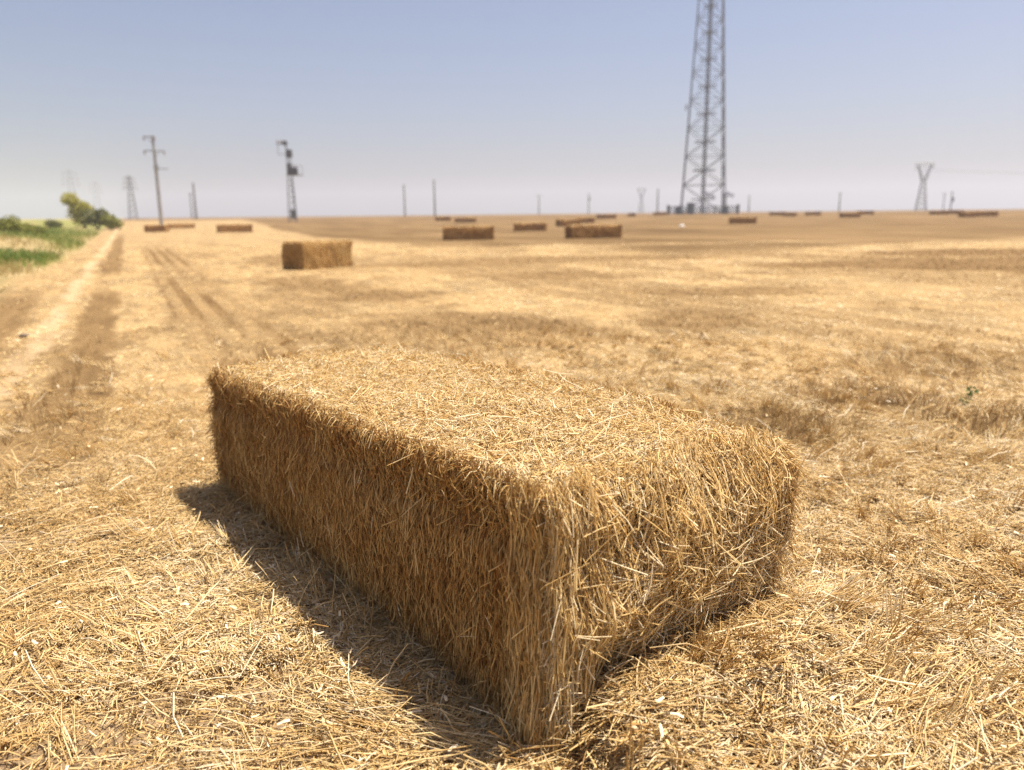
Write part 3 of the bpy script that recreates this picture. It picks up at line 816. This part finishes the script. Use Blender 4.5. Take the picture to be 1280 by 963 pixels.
# ------------------------------------------------------------------ the telecom tower and its compound
TX, TY, TZ, TB = spot(880, 200)
def telecom_tower():
    root = empty('telecom_tower', (TX, TY, TZ), -TB+0.04)
    tag(root, 'tall tapering steel lattice tower with a dark cable ladder, cut off by the top edge', 'tower')
    H = 78.0; w0 = 5.1; w1 = 1.3
    def hw(z): return w0+(w1-w0)*min(1, z/H)
    c4 = ((-1, -1), (1, -1), (1, 1), (-1, 1))
    for sx, sy in c4:
        s = Solid()
        s.bar((sx*hw(0), sy*hw(0), -0.1), (sx*hw(H), sy*hw(H), H), 0.19, 0.10, 8)
        s.build('leg', M_TOWER, root)
        f = Solid().box((sx*hw(0), sy*hw(0), 0.25), (1.1, 1.1, 0.8), None, 0.05).build('footing', M_CONC, root)
    s = Solid()
    zs = [0.0]
    while zs[-1] < H-4: zs.append(zs[-1]+6.9*(0.55+0.45*hw(zs[-1])/w0))
    for a, b in zip(zs, zs[1:]):
        for k in range(4):
            p, q = c4[k], c4[(k+1) % 4]
            wa, wb = hw(a), hw(b); m = (a+b)/2
            s.bar((p[0]*wa, p[1]*wa, a), (q[0]*wb, q[1]*wb, b), 0.085)
            s.bar((q[0]*wa, q[1]*wa, a), (p[0]*wb, p[1]*wb, b), 0.085)
            s.bar((p[0]*wb, p[1]*wb, b), (q[0]*wb, q[1]*wb, b), 0.075)
    s.build('bracing', M_TOWER, root)
    for a, b in zip(zs, zs[1:]):
        m = (a*0.48+b*0.52); w = hw(m)*0.55
        t = Solid()
        for y in (-1, 1): t.bar((-w, y*w*0.9, m), (w, y*w*0.9, m), 0.11)
        for x in (-1, 0, 1): t.bar((x*w, -w*0.9, m), (x*w, w*0.9, m), 0.07)
        t.build('cross_frame', M_DARKSTEEL, root)
    t = Solid()
    t.box((-0.42, -0.35, H/2), (0.12, 0.2, H)).box((0.42, -0.35, H/2), (0.12, 0.2, H))
    for x in (-0.25, -0.08, 0.1, 0.27): t.bar((x, -0.30, 0.3), (x, -0.30, H-3), 0.07)
    z = 0.5
    while z < H: t.box((0, -0.42, z), (0.84, 0.06, 0.08)); z += 0.6
    t.build('cable_ladder', M_DARKSTEEL, root)
    a = Solid()
    zz = 24.5; w = hw(zz)
    a.bar((-w, -w, zz), (-w-0.9, -w-0.1, zz), 0.07).bar((-w-0.9, -w-0.1, zz-0.7), (-w-0.9, -w-0.1, zz+0.7), 0.16, None, 8)
    a.build('side_antenna', M_TOWER, root)
    for z2, sg in ((60, 1), (66, -1), (72, 1)):
        w = hw(z2); Solid().bar((sg*w, -w-0.1, z2), (sg*(w+0.1), -w-0.5, z2), 0.9, 0.8, 16).build('dish_antenna', M_TOWER, root)
telecom_tower()

def compound():
    ca, sa = math.cos(-TB), math.sin(-TB)
    def at(lx, ly):
        x = TX+ca*lx-sa*ly; y = TY+sa*lx+ca*ly
        return x, y, float(terrain(x, y))
    root = empty('compound_fence', at(0.5, 0), -TB)
    tag(root, 'dark grey mesh fence on posts around the foot of the telecom tower', 'fence')
    X0, X1, Y0, Y1 = -8.6, 7.8, -8.5, 8.5
    m = Solid()
    def side(a, b):
        L = math.hypot(b[0]-a[0], b[1]-a[1]); n = int(L/0.22)
        for i in range(n+1):
            f = i/n; x = a[0]+(b[0]-a[0])*f; y = a[1]+(b[1]-a[1])*f
            m.bar((x, y, 0.05), (x, y, 1.95), 0.022, None, 4)
        for z in (0.1, 0.5, 0.9, 1.3, 1.7, 1.95): m.bar((*a, z), (*b, z), 0.02, None, 4)
    C4 = [(X0, Y0), (X1, Y0), (X1, Y1), (X0, Y1)]
    for k in range(4): side(C4[k], C4[(k+1) % 4])
    m.build('mesh_panel', M_DARKSTEEL, root)
    for k in range(4):
        a, b = C4[k], C4[(k+1) % 4]
        for i in range(6):
            f = i/6; x = a[0]+(b[0]-a[0])*f; y = a[1]+(b[1]-a[1])*f
            Solid().bar((x, y, -0.1), (x, y, 2.25), 0.07).build('post', M_DARKSTEEL, root)
    def cabinet(lx, ly, w, d, h, lab):
        r = empty('equipment_cabinet', at(lx, ly), -TB)
        tag(r, lab, 'cabinet', 'cabinets in the tower compound')
        Solid().box((0, 0, 0.1), (w+0.3, d+0.3, 0.3)).build('plinth', M_CONC, r)
        Solid().box((0, 0, 0.25+h/2), (w, d, h), None, 0.04).build('housing', M_CAB, r)
        Solid().box((0, 0, 0.25+h+0.04), (w+0.2, d+0.2, 0.07)).build('roof', M_DARKSTEEL, r)
        for s in (-1, 1): Solid().box((s*w*0.24, -d/2-0.012, 0.25+h*0.5), (w*0.44, 0.024, h*0.86)).build('door', M_CAB, r)
    cabinet(-2.7, -6.4, 1.7, 1.0, 2.4, 'tall grey equipment cabinet behind the fence, left of the cable ladder')
    cabinet(-5.6, -6.6, 1.3, 0.9, 1.6, 'low grey equipment cabinet behind the fence beside the left tower leg')
    cabinet(5.2, -6.8, 1.5, 0.9, 1.4, 'low grey equipment cabinet behind the fence beside the right tower leg')
    def panel(lx, ly, h, lab):
        r = empty('panel_mast', at(lx, ly), -TB)
        tag(r, lab, 'panel mast', 'tilted panels in the tower compound')
        Solid().bar((0, 0, -0.1), (0, 0, h), 0.08).build('mast', M_STEEL, r)
        R = Matrix.Rotation(math.radians(24), 3, 'Y') @ Matrix.Rotation(math.radians(28), 3, 'X')
        Solid().box((0.55, 0, h+0.1), (2.6, 1.5, 0.12), R, 0.01).build('panel', M_PANEL, r)
        Solid().bar((-0.4, 0, h-0.05), (1.3, 0.0, h-0.35), 0.05).bar((0, 0, h-0.9), (0.9, 0, h-0.2), 0.05).build('bracket', M_STEEL, r)
    panel(1.1, -6.9, 4.3, 'dark tilted panel on a mast right against the cable ladder at the tower foot')
    panel(5.3, -7.4, 4.5, 'dark tilted panel on a mast at the right leg of the tower')
compound()

# ------------------------------------------------------------------ poles and pylons along the horizon
def insulator(p, r=0.07, h=0.22):
    s = Solid()
    for k in range(3): s.bar((p[0], p[1], p[2]+k*h/3), (p[0], p[1], p[2]+k*h/3+h*0.22), r, r*0.7, 8)
    s.bar(p, (p[0], p[1], p[2]+h), r*0.45)
    return s

def concrete_pole():
    x, y, z, b = spot(203.5, 118)
    root = empty('utility_pole', (x, y, z), -b)
    tag(root, 'tall pale concrete utility pole with crossarms, left of the switchgear pole', 'utility pole')
    H = 11.6
    Solid().bar((0, 0, -0.3), (0, 0, H), 0.26, 0.16, 10).build('pole', M_CONC, root)
    for (zz, x0, x1) in ((H-0.15, -1.15, 0.25), (H-1.95, -1.25, 1.3)):
        a = Solid().box(((x0+x1)/2, -0.17, zz), (x1-x0, 0.12, 0.14)).build('crossarm', M_STEEL, root)
        for px in (x0+0.08, x1-0.08):
            insulator((px, -0.17, zz-0.5), 0.13, 0.5).build('insulator', M_CERAM, a)
    Solid().bar((-0.75, -0.17, H-0.2), (0, -0.17, H-1.0), 0.04).build('brace', M_STEEL, root)
    Solid().bar((0.8, -0.17, H-2.0), (0, -0.17, H-2.7), 0.04).build('brace', M_STEEL, root)
    s = Solid().box((0.75, -0.1, H-4.25), (1.5, 0.1, 0.12))
    s.build('lower_arm', M_STEEL, root)
    Solid().box((0.02, -0.32, H-4.1), (0.55, 0.3, 0.75), None, 0.03).build('switch_box', M_STEEL, root)
    Solid().box((0.0, -0.28, 4.2), (0.35, 0.12, 0.5)).build('notice_plate', M_STEEL, root)
concrete_pole()

def switchgear_pole():
    x, y, z, b = spot(368, 126)
    root = empty('switchgear_pole', (x, y, z), -b)
    tag(root, 'lattice pole carrying dark switchgear boxes and a transformer on its right side', 'utility pole')
    H = 11.6; w0, w1 = 0.62, 0.26
    for sx, sy in ((-1, -1), (1, -1), (1, 1), (-1, 1)):
        Solid().bar((sx*w0, sy*w0, -0.1), (sx*w1, sy*w1, H-1.6), 0.075, 0.06).build('leg', M_STEEL, root)
    s = Solid(); n = 12
    for i in range(n):
        a = i*(H-1.6)/n; c = (i+1)*(H-1.6)/n
        wa = w0+(w1-w0)*i/n; wb = w0+(w1-w0)*(i+1)/n
        for p, q in (((-1, -1), (1, -1)), ((1, -1), (1, 1)), ((1, 1), (-1, 1)), ((-1, 1), (-1, -1))):
            if i % 2: p, q = q, p
            s.bar((p[0]*wa, p[1]*wa, a), (q[0]*wb, q[1]*wb, c), 0.045, None, 4)
    s.build('bracing', M_STEEL, root)
    Solid().bar((0, 0, H-2.2), (-0.35, 0, H), 0.14, 0.1).build('top_mast', M_DARKSTEEL, root)
    a = Solid().box((-0.75, 0, H-0.1), (1.7, 0.14, 0.14)).build('crossarm', M_DARKSTEEL, root)
    for px in (-1.5, -1.0, -0.35): insulator((px, 0, H-0.05), 0.12, 0.5).build('insulator', M_CERAM, a)
    Solid().bar((-1.45, 0, H-1.6), (-1.45, 0, H-0.1), 0.05).bar((-1.45, 0, H-1.6), (-0.2, 0, H-1.6), 0.05).build('dropper', M_CABLE, root)
    Solid().box((-0.45, -0.1, H+0.0), (0.75, 0.5, 0.6), None, 0.05).build('fuse_box', M_DARKSTEEL, root)
    Solid().box((0.1, -0.2, H-1.5), (0.95, 0.75, 1.1), None, 0.06).build('switch_box', M_DARKSTEEL, root)
    t = Solid().box((0.55, -0.35, H-4.05), (1.35, 0.9, 1.05), None, 0.07)
    for k in range(5): t.box((0.05+k*0.25, -0.83, H-4.05), (0.05, 0.12, 0.8))
    t = t.build('transformer', M_DARKSTEEL, root)
    for k in range(3): insulator((0.2+k*0.35, -0.3, H-3.52), 0.09, 0.4).build('bushing', M_CERAM, t)
    Solid().box((0.8, -0.2, H-4.68), (2.3, 1.2, 0.12)).bar((1.85, -0.2, H-4.6), (1.85, -0.2, H-3.3), 0.05).bar((0.5, -0.2, H-3.2), (1.85, -0.2, H-3.3), 0.05).build('platform', M_STEEL, root)
    Solid().box((0.0, -0.45, H-3.8), (0.75, 0.45, 1.7), None, 0.04).build('control_box', M_DARKSTEEL, root)
    Solid().box((0.1, -0.75, 1.2), (0.8, 0.45, 1.3), None, 0.04).build('base_cabinet', M_CAB, root)
    Solid().bar((0.55, -0.4, 0), (0.2, -0.35, 6.5), 0.06).build('cable_duct', M_DARKSTEEL, root)
switchgear_pole()

def simple_pole(px, dist, H, lab, arm=1.6, thick=0.2, box=False):
    x, y, z, b = spot(px, dist)
    root = empty('utility_pole', (x, y, z), -b)
    tag(root, lab, 'utility pole', 'distant utility poles')
    Solid().bar((0, 0, -0.3), (0, 0, H), thick, thick*0.65, 8).build('pole', M_WOOD, root)
    if arm:
        a = Solid().box((0, -0.15, H-0.5), (arm, 0.12, 0.14)).build('crossarm', M_WOOD, root)
        for s in (-0.45, 0, 0.45): insulator((s*arm, -0.15, H-0.43), 0.1, 0.35).build('insulator', M_CERAM, a)
    if box:
        Solid().box((0.35, -0.2, H-2.8), (0.9, 0.7, 1.5), None, 0.05).build('transformer', M_DARKSTEEL, root)
    return root
simple_pole(247.5, 250, 10.4, 'plain grey pole on the skyline between the concrete pole and the switchgear pole', 0.0, 0.34)
simple_pole(242.5, 330, 9.6, 'fainter pole half hidden behind a taller skyline pole left of the switchgear pole', 1.2, 0.3)
simple_pole(508.5, 300, 11.5, 'slim hazy pole, left one of the two near the middle of the skyline', 0.9, 0.33)
simple_pole(546, 270, 11.9, 'slim hazy pole, right and taller one of the two near the middle of the skyline', 0.5, 0.33)
simple_pole(676, 520, 12.5, 'very faint pole above the dark bale right of centre', 5.0, 0.5)
simple_pole(738, 420, 10.5, 'small pole with a dark box half way up, left of the hazy pylon', 1.6, 0.35, True)
simple_pole(824, 360, 10.8, 'bare hazy pole between the small pylon and the telecom tower', 0.0, 0.4)
simple_pole(938, 520, 10.5, 'very faint pole just right of the telecom tower', 0.0, 0.5)
simple_pole(1051, 420, 9.0, 'faint pole standing over the slanting pair of bales', 2.0, 0.4)
simple_pole(1181, 360, 7.0, 'thin pole, left one of the short pair right of the tall pylon', 1.6, 0.2)
simple_pole(1190.5, 330, 6.8, 'short pole with a dark box, right one of the pair right of the tall pylon', 0.6, 0.26, True)

def lattice_pylon(px, dist, H, lab, style, thick=0.12):
    x, y, z, b = spot(px, dist)
    root = empty('lattice_pylon', (x, y, z), -b+0.12)
    tag(root, lab, 'pylon', 'lattice pylons on the skyline')
    def lattice(s, z0, z1, wa, wb, n, ox0=0, ox1=0):
        for i in range(n):
            f, g = i/n, (i+1)/n
            a, c = z0+(z1-z0)*f, z0+(z1-z0)*g
            p, q = wa+(wb-wa)*f, wa+(wb-wa)*g
            oa, oc = ox0+(ox1-ox0)*f, ox0+(ox1-ox0)*g
            cs = ((-1, -1), (1, -1), (1, 1), (-1, 1))
            for k in range(4):
                u_, v_ = cs[k], cs[(k+1) % 4]
                s.bar((oa+u_[0]*p, u_[1]*p, a), (oc+u_[0]*q, u_[1]*q, c), thick, None, 5)
                s.bar((oa+u_[0]*p, u_[1]*p, a), (oc+v_[0]*q, v_[1]*q, c), thick*0.65, None, 4)
                s.bar((oa+v_[0]*p, v_[1]*p, a), (oc+u_[0]*q, u_[1]*q, c), thick*0.65, None, 4)
        return s
    if style == 'cat':       # splayed body, waist, two horns and a straight bridge
        lattice(Solid(), 0, H*0.62, H*0.105, H*0.038, 6).build('body', M_STEEL, root)
        for sg in (-1, 1):
            lattice(Solid(), H*0.62, H*0.95, H*0.025, H*0.018, 4, sg*H*0.02, sg*H*0.125).build('horn', M_STEEL, root)
        br = Solid()
        for y in (-0.5, 0.5):
            for zz in (H*0.95, H*1.0): br.bar((-H*0.19, y, zz), (H*0.19, y, zz), thick, None, 5)
        for k in range(11):
            x0 = -H*0.19+k*H*0.38/11; br.bar((x0, 0, H*0.95), (x0+H*0.38/11, 0, H), thick*0.7, None, 4)
        br = br.build('bridge', M_STEEL, root)
        for sg in (-1, 0, 1): insulator((sg*H*0.17, 0, H*0.86), H*0.008, H*0.09).build('insulator', M_CERAM, br)
    else:                    # narrow straight tower with three arms
        lattice(Solid(), 0, H, H*0.09, H*0.028, 8).build('body', M_STEEL, root)
        for k, zz in enumerate((0.72, 0.83, 0.94)):
            a = Solid()
            for sg in (-1, 1):
                w = H*(0.15-0.015*k)
                a.bar((0, 0, H*zz), (sg*w, 0, H*zz), thick, None, 5).bar((0, 0, H*(zz+0.045)), (sg*w, 0, H*zz), thick, None, 5)
            a = a.build('crossarm', M_STEEL, root)
            for sg in (-1, 1): insulator((sg*H*(0.148-0.015*k), 0, H*zz-H*0.05), H*0.008, H*0.05).build('insulator', M_CERAM, a)
    return root
lattice_pylon(1153, 420, 21.8, 'tall pale pylon with a V shaped head near the right edge', 'cat', 0.16)
lattice_pylon(803.5, 800, 24.0, 'small hazy pylon with a forked head left of the telecom tower', 'cat', 0.22)
lattice_pylon(169, 300, 14.5, 'hazy lattice mast between the shrubs and the concrete pole', 'mast', 0.10)
lattice_pylon(96, 380, 20.0, 'very faint pylon rising behind the leaning yellow green tree', 'mast', 0.032)
lattice_pylon(126, 520, 21.0, 'faint pylon tip showing above the dark shrub', 'mast', 0.032)

def cable(name, pts, r, lab, group):
    """a hanging cable through the given support points"""
    s = Solid()
    for a, b in zip(pts, pts[1:]):
        a = Vector(a); b = Vector(b); L = (b-a).length; n = 14; sag = 0.018*L
        q = [a.lerp(b, i/n)-Vector((0, 0, 4*sag*(i/n)*(1-i/n))) for i in range(n+1)]
        for i in range(n): s.bar(q[i], q[i+1], r, None, 4)
    o = s.build(name, M_CABLE)
    tag(o, lab, 'power line', group)
px_, py_, pz_, pb_ = spot(1153, 420)
for k, (sg, lab) in enumerate(((-1, 'faint power line leaving the left horn of the tall pylon'), (1, 'faint power line leaving the right horn of the tall pylon'))):
    q = Vector((px_+sg*5*math.cos(pb_), py_-sg*5*math.sin(pb_), pz_+18.6))
    cable('power_line', [q, (q.x+210, q.y-30, q.z+1)], 0.05, lab, 'power lines on the skyline')

# ------------------------------------------------------------------ shrubs and tree at the left
def foliage_mesh(name, blobs, n, size, m, seed):
    """many small leaf faces spread through lumpy clusters"""
    rg = np.random.default_rng(seed)
    Q = []
    vol = np.array([b[3]*b[4]*b[5] for b in blobs]); pr = vol**0.8; pr = pr/pr.sum()
    idx = rg.choice(len(blobs), n, p=pr)
    B = np.array(blobs, float)[idx]
    d = unit(rg.normal(size=(n, 3)))
    rad = rg.uniform(0.15, 1, n)**(1/2.2)
    # twig clusters give ragged edges
    wob = 0.45+1.05*fbm(d[:, 0]*2.5+idx*3.1, d[:, 1]*2.5+d[:, 2]*2.1, seed, 3)
    P = B[:, :3]+d*(rad*wob)[:, None]*B[:, 3:6]
    P[:, 2] = np.maximum(P[:, 2], 0.05)
    a = unit(rg.normal(size=(n, 3))); b = unit(np.cross(a, rg.normal(size=(n, 3))))
    s = (size*rg.uniform(0.6, 1.4, n))[:, None]
    V = np.stack([P-a*s, P+b*s*0.5, P+a*s, P-b*s*0.5], 1).reshape(-1, 3)
    F = np.arange(4*n).reshape(-1, 4)
    return mesh_from(name, V, F, m)

def woody(name, px, dist, lab, blobs, n, size, m, trunk, seed, cat, group=None, sc=1.0):
    x, y, z, b = spot(px, dist)
    root = empty(name, (x, y, z), -b)
    tag(root, lab, cat, group)
    s = Solid()
    for a, c, r0, r1 in trunk: s.bar(a, c, r0, r1, 7)
    s.build('trunk', M_BARK, root)
    link('crown', foliage_mesh('crown', blobs, n, size, m, seed), root)
    root.scale = (sc, sc, sc)
# leaning tree: yellow green head to the left, darker body to the right
woody('leaning_tree', 110, 100, 'leaning tree with a yellow green head rising to the left', [
    (-1.3, 0, 2.9, 0.9, 0.8, 0.7), (-1.0, 0, 1.5, 0.75, 0.7, 0.85), (-0.5, 0.1, 0.8, 0.9, 0.8, 0.7), (-0.8, 0.1, 2.5, 0.85, 0.8, 0.6), (-0.3, 0, 2.0, 0.9, 0.8, 0.65), (0.1, 0.1, 1.3, 0.7, 0.7, 0.6), (-0.2, -0.2, 2.15, 0.65, 0.6, 0.45), (0.3, 0.2, 2.0, 0.6, 0.6, 0.4), (-1.8, 0, 2.7, 0.3, 0.35, 0.3)],
    1900, 0.14, M_LEAFY, [((-0.1, 0, -0.1), (-0.5, 0, 1.2), 0.16, 0.11), ((-0.5, 0, 1.2), (-1.6, 0, 2.9), 0.11, 0.04), ((-0.4, 0, 1.0), (0.3, 0.1, 2.0), 0.08, 0.03), ((-0.5, 0, 1.2), (-0.8, -0.4, 2.3), 0.06, 0.02)], 2, 'tree', None, 1.08)
woody('shrub', 122, 96, 'dark green shrub in the middle of the clump right of the leaning tree', [
    (-0.4, 0, 1.35, 1.0, 0.9, 0.85), (0.4, 0, 1.45, 0.95, 0.9, 0.75), (1.0, 0.1, 1.1, 0.7, 0.7, 0.6), (0.0, -0.3, 0.9, 1.0, 0.7, 0.6)],
    1500, 0.14, M_LEAFD, [((0, 0, -0.1), (-0.3, 0, 1.3), 0.09, 0.03), ((0, 0, -0.1), (0.5, 0, 1.4), 0.09, 0.03), ((0.1, 0, 0), (0.9, 0.1, 1.0), 0.06, 0.02)], 3, 'shrub', 'shrubs on the verge', 1.05)
woody('shrub', 141, 94, 'small round green shrub at the right end of the clump by the track', [
    (0, 0, 0.7, 0.75, 0.75, 0.65), (-0.3, 0, 0.95, 0.6, 0.6, 0.5), (0.45, 0, 0.5, 0.5, 0.5, 0.45)],
    1100, 0.12, M_LEAFM, [((0, 0, -0.1), (0.0, 0, 0.8), 0.06, 0.02), ((0, 0, 0), (0.3, 0, 0.6), 0.04, 0.02)], 4, 'shrub', 'shrubs on the verge', 1.15)
woody('shrub', 10, 62, 'bushy green shrub cut by the left edge of the picture', [
    (0, 0, 0.7, 0.95, 0.8, 0.6), (-0.7, 0, 0.8, 0.8, 0.8, 0.6), (0.4, 0, 1.0, 0.55, 0.6, 0.5), (1.1, 0, 0.5, 0.7, 0.7, 0.45)],
    1700, 0.10, M_LEAFM, [((0, 0, -0.1), (0.2, 0, 0.9), 0.06, 0.02), ((-0.2, 0, -0.1), (-0.7, 0, 0.9), 0.05, 0.02), ((0.2, 0, 0), (1.0, 0, 0.5), 0.04, 0.02)], 5, 'shrub', 'shrubs on the verge', 0.85)
woody('shrub', 35, 66, 'low olive shrub next to the bushy one at the left edge', [
    (0, 0, 0.45, 0.9, 0.7, 0.45), (-0.6, 0, 0.55, 0.6, 0.6, 0.4), (0.8, 0, 0.35, 0.6, 0.6, 0.35)],
    3500, 0.07, M_LEAFM, [((0, 0, -0.1), (0.1, 0, 0.5), 0.05, 0.02)], 6, 'shrub', 'shrubs on the verge', 0.85)
woody('shrub', 66, 92, 'tiny dark shrub on the skyline left of the leaning tree', [
    (0, 0, 0.4, 0.7, 0.6, 0.4), (0.5, 0, 0.3, 0.5, 0.5, 0.3)],
    1800, 0.07, M_LEAFD, [((0, 0, -0.1), (0, 0, 0.4), 0.04, 0.02)], 7, 'shrub', 'shrubs on the verge')

# ------------------------------------------------------------------ small things on the field
def weed(x, y, lab, sc=1.0, seed=1):
    rg = np.random.default_rng(seed)
    root = empty('weed_plant', (x, y, float(ground_z(x, y))))
    tag(root, lab, 'weed')
    s = Solid(); V = []
    for k in range(7):
        a = rg.uniform(0, 2*PI); l = rg.uniform(0.06, 0.13)*sc
        tip = (math.cos(a)*l*0.5, math.sin(a)*l*0.5, l)
        s.bar((0, 0, -0.01), tip, 0.002, 0.0012, 5)
        for q in range(5):
            f = rg.uniform(0.35, 1.05); p = np.array(tip)*f
            d = unit(rg.normal(size=3)+np.array([0, 0, 0.3])); e = unit(np.cross(d, rg.normal(size=3))); z = rg.uniform(0.014, 0.026)*sc
            V += [p, p+d*z+e*z*0.45, p+d*z*2.1, p+d*z-e*z*0.45]
    s.build('stem', M_WEED, root)
    V = np.array(V)
    link('leaf_cluster', mesh_from('leaf_cluster', V, np.arange(len(V)).reshape(-1, 4), M_WEED), root)
weed(3.20, 5.32, 'small green weed growing in the stubble at the right', 1.0, 4)

def lump(name, loc, sc, m, seed, lab, cat):
    s = Solid()
    bmesh.ops.create_icosphere(s.bm, subdivisions=3, radius=1)
    rg = random.Random(seed)
    ph = [rg.uniform(0, 6) for _ in range(6)]
    for v in s.bm.verts:
        c = v.co
        k = 1+0.16*math.sin(3.1*c.x+ph[0])+0.14*math.sin(4.3*c.y+ph[1])+0.10*math.sin(7*c.z+ph[2]+3*c.x)
        v.co = Vector((c.x*sc[0], c.y*sc[1], c.z*sc[2]))*k
    o = s.build(name, m); o.location = loc
    tag(o, lab, cat)
x, y, z, b = spot(855, 75)
lump('white_bag', (x, y, z+0.09), (0.22, 0.16, 0.13), M_BAG, 2, 'small white scrap of litter on the bare field below the tower', 'litter')
x, y = -5.72, 9.05
lump('earth_clod', (x, y, float(ground_z(x, y))+0.02), (0.05, 0.04, 0.025), M_STONE, 5, 'small dark clod lying beside the pale wheel track at the left', 'clod')

# ------------------------------------------------------------------ the air
def haze():
    s = Solid().box((0, 0, 42.5), (6400, 6400, 91))
    m = bpy.data.materials.new('haze_air'); m.use_nodes = True
    t = m.node_tree
    t.nodes.remove(t.nodes['Principled BSDF'])
    v = t.nodes.new('ShaderNodeVolumePrincipled')
    v.inputs['Color'].default_value = (0.70, 0.755, 0.86, 1)
    v.inputs['Density'].default_value = 0.00065
    v.inputs['Anisotropy'].default_value = 0.2
    t.links.new(v.outputs[0], t.nodes['Material Output'].inputs['Volume'])
    o = s.build('haze', m)
    tag(o, 'thin summer haze over the whole field', 'haze', kind='stuff')
haze()
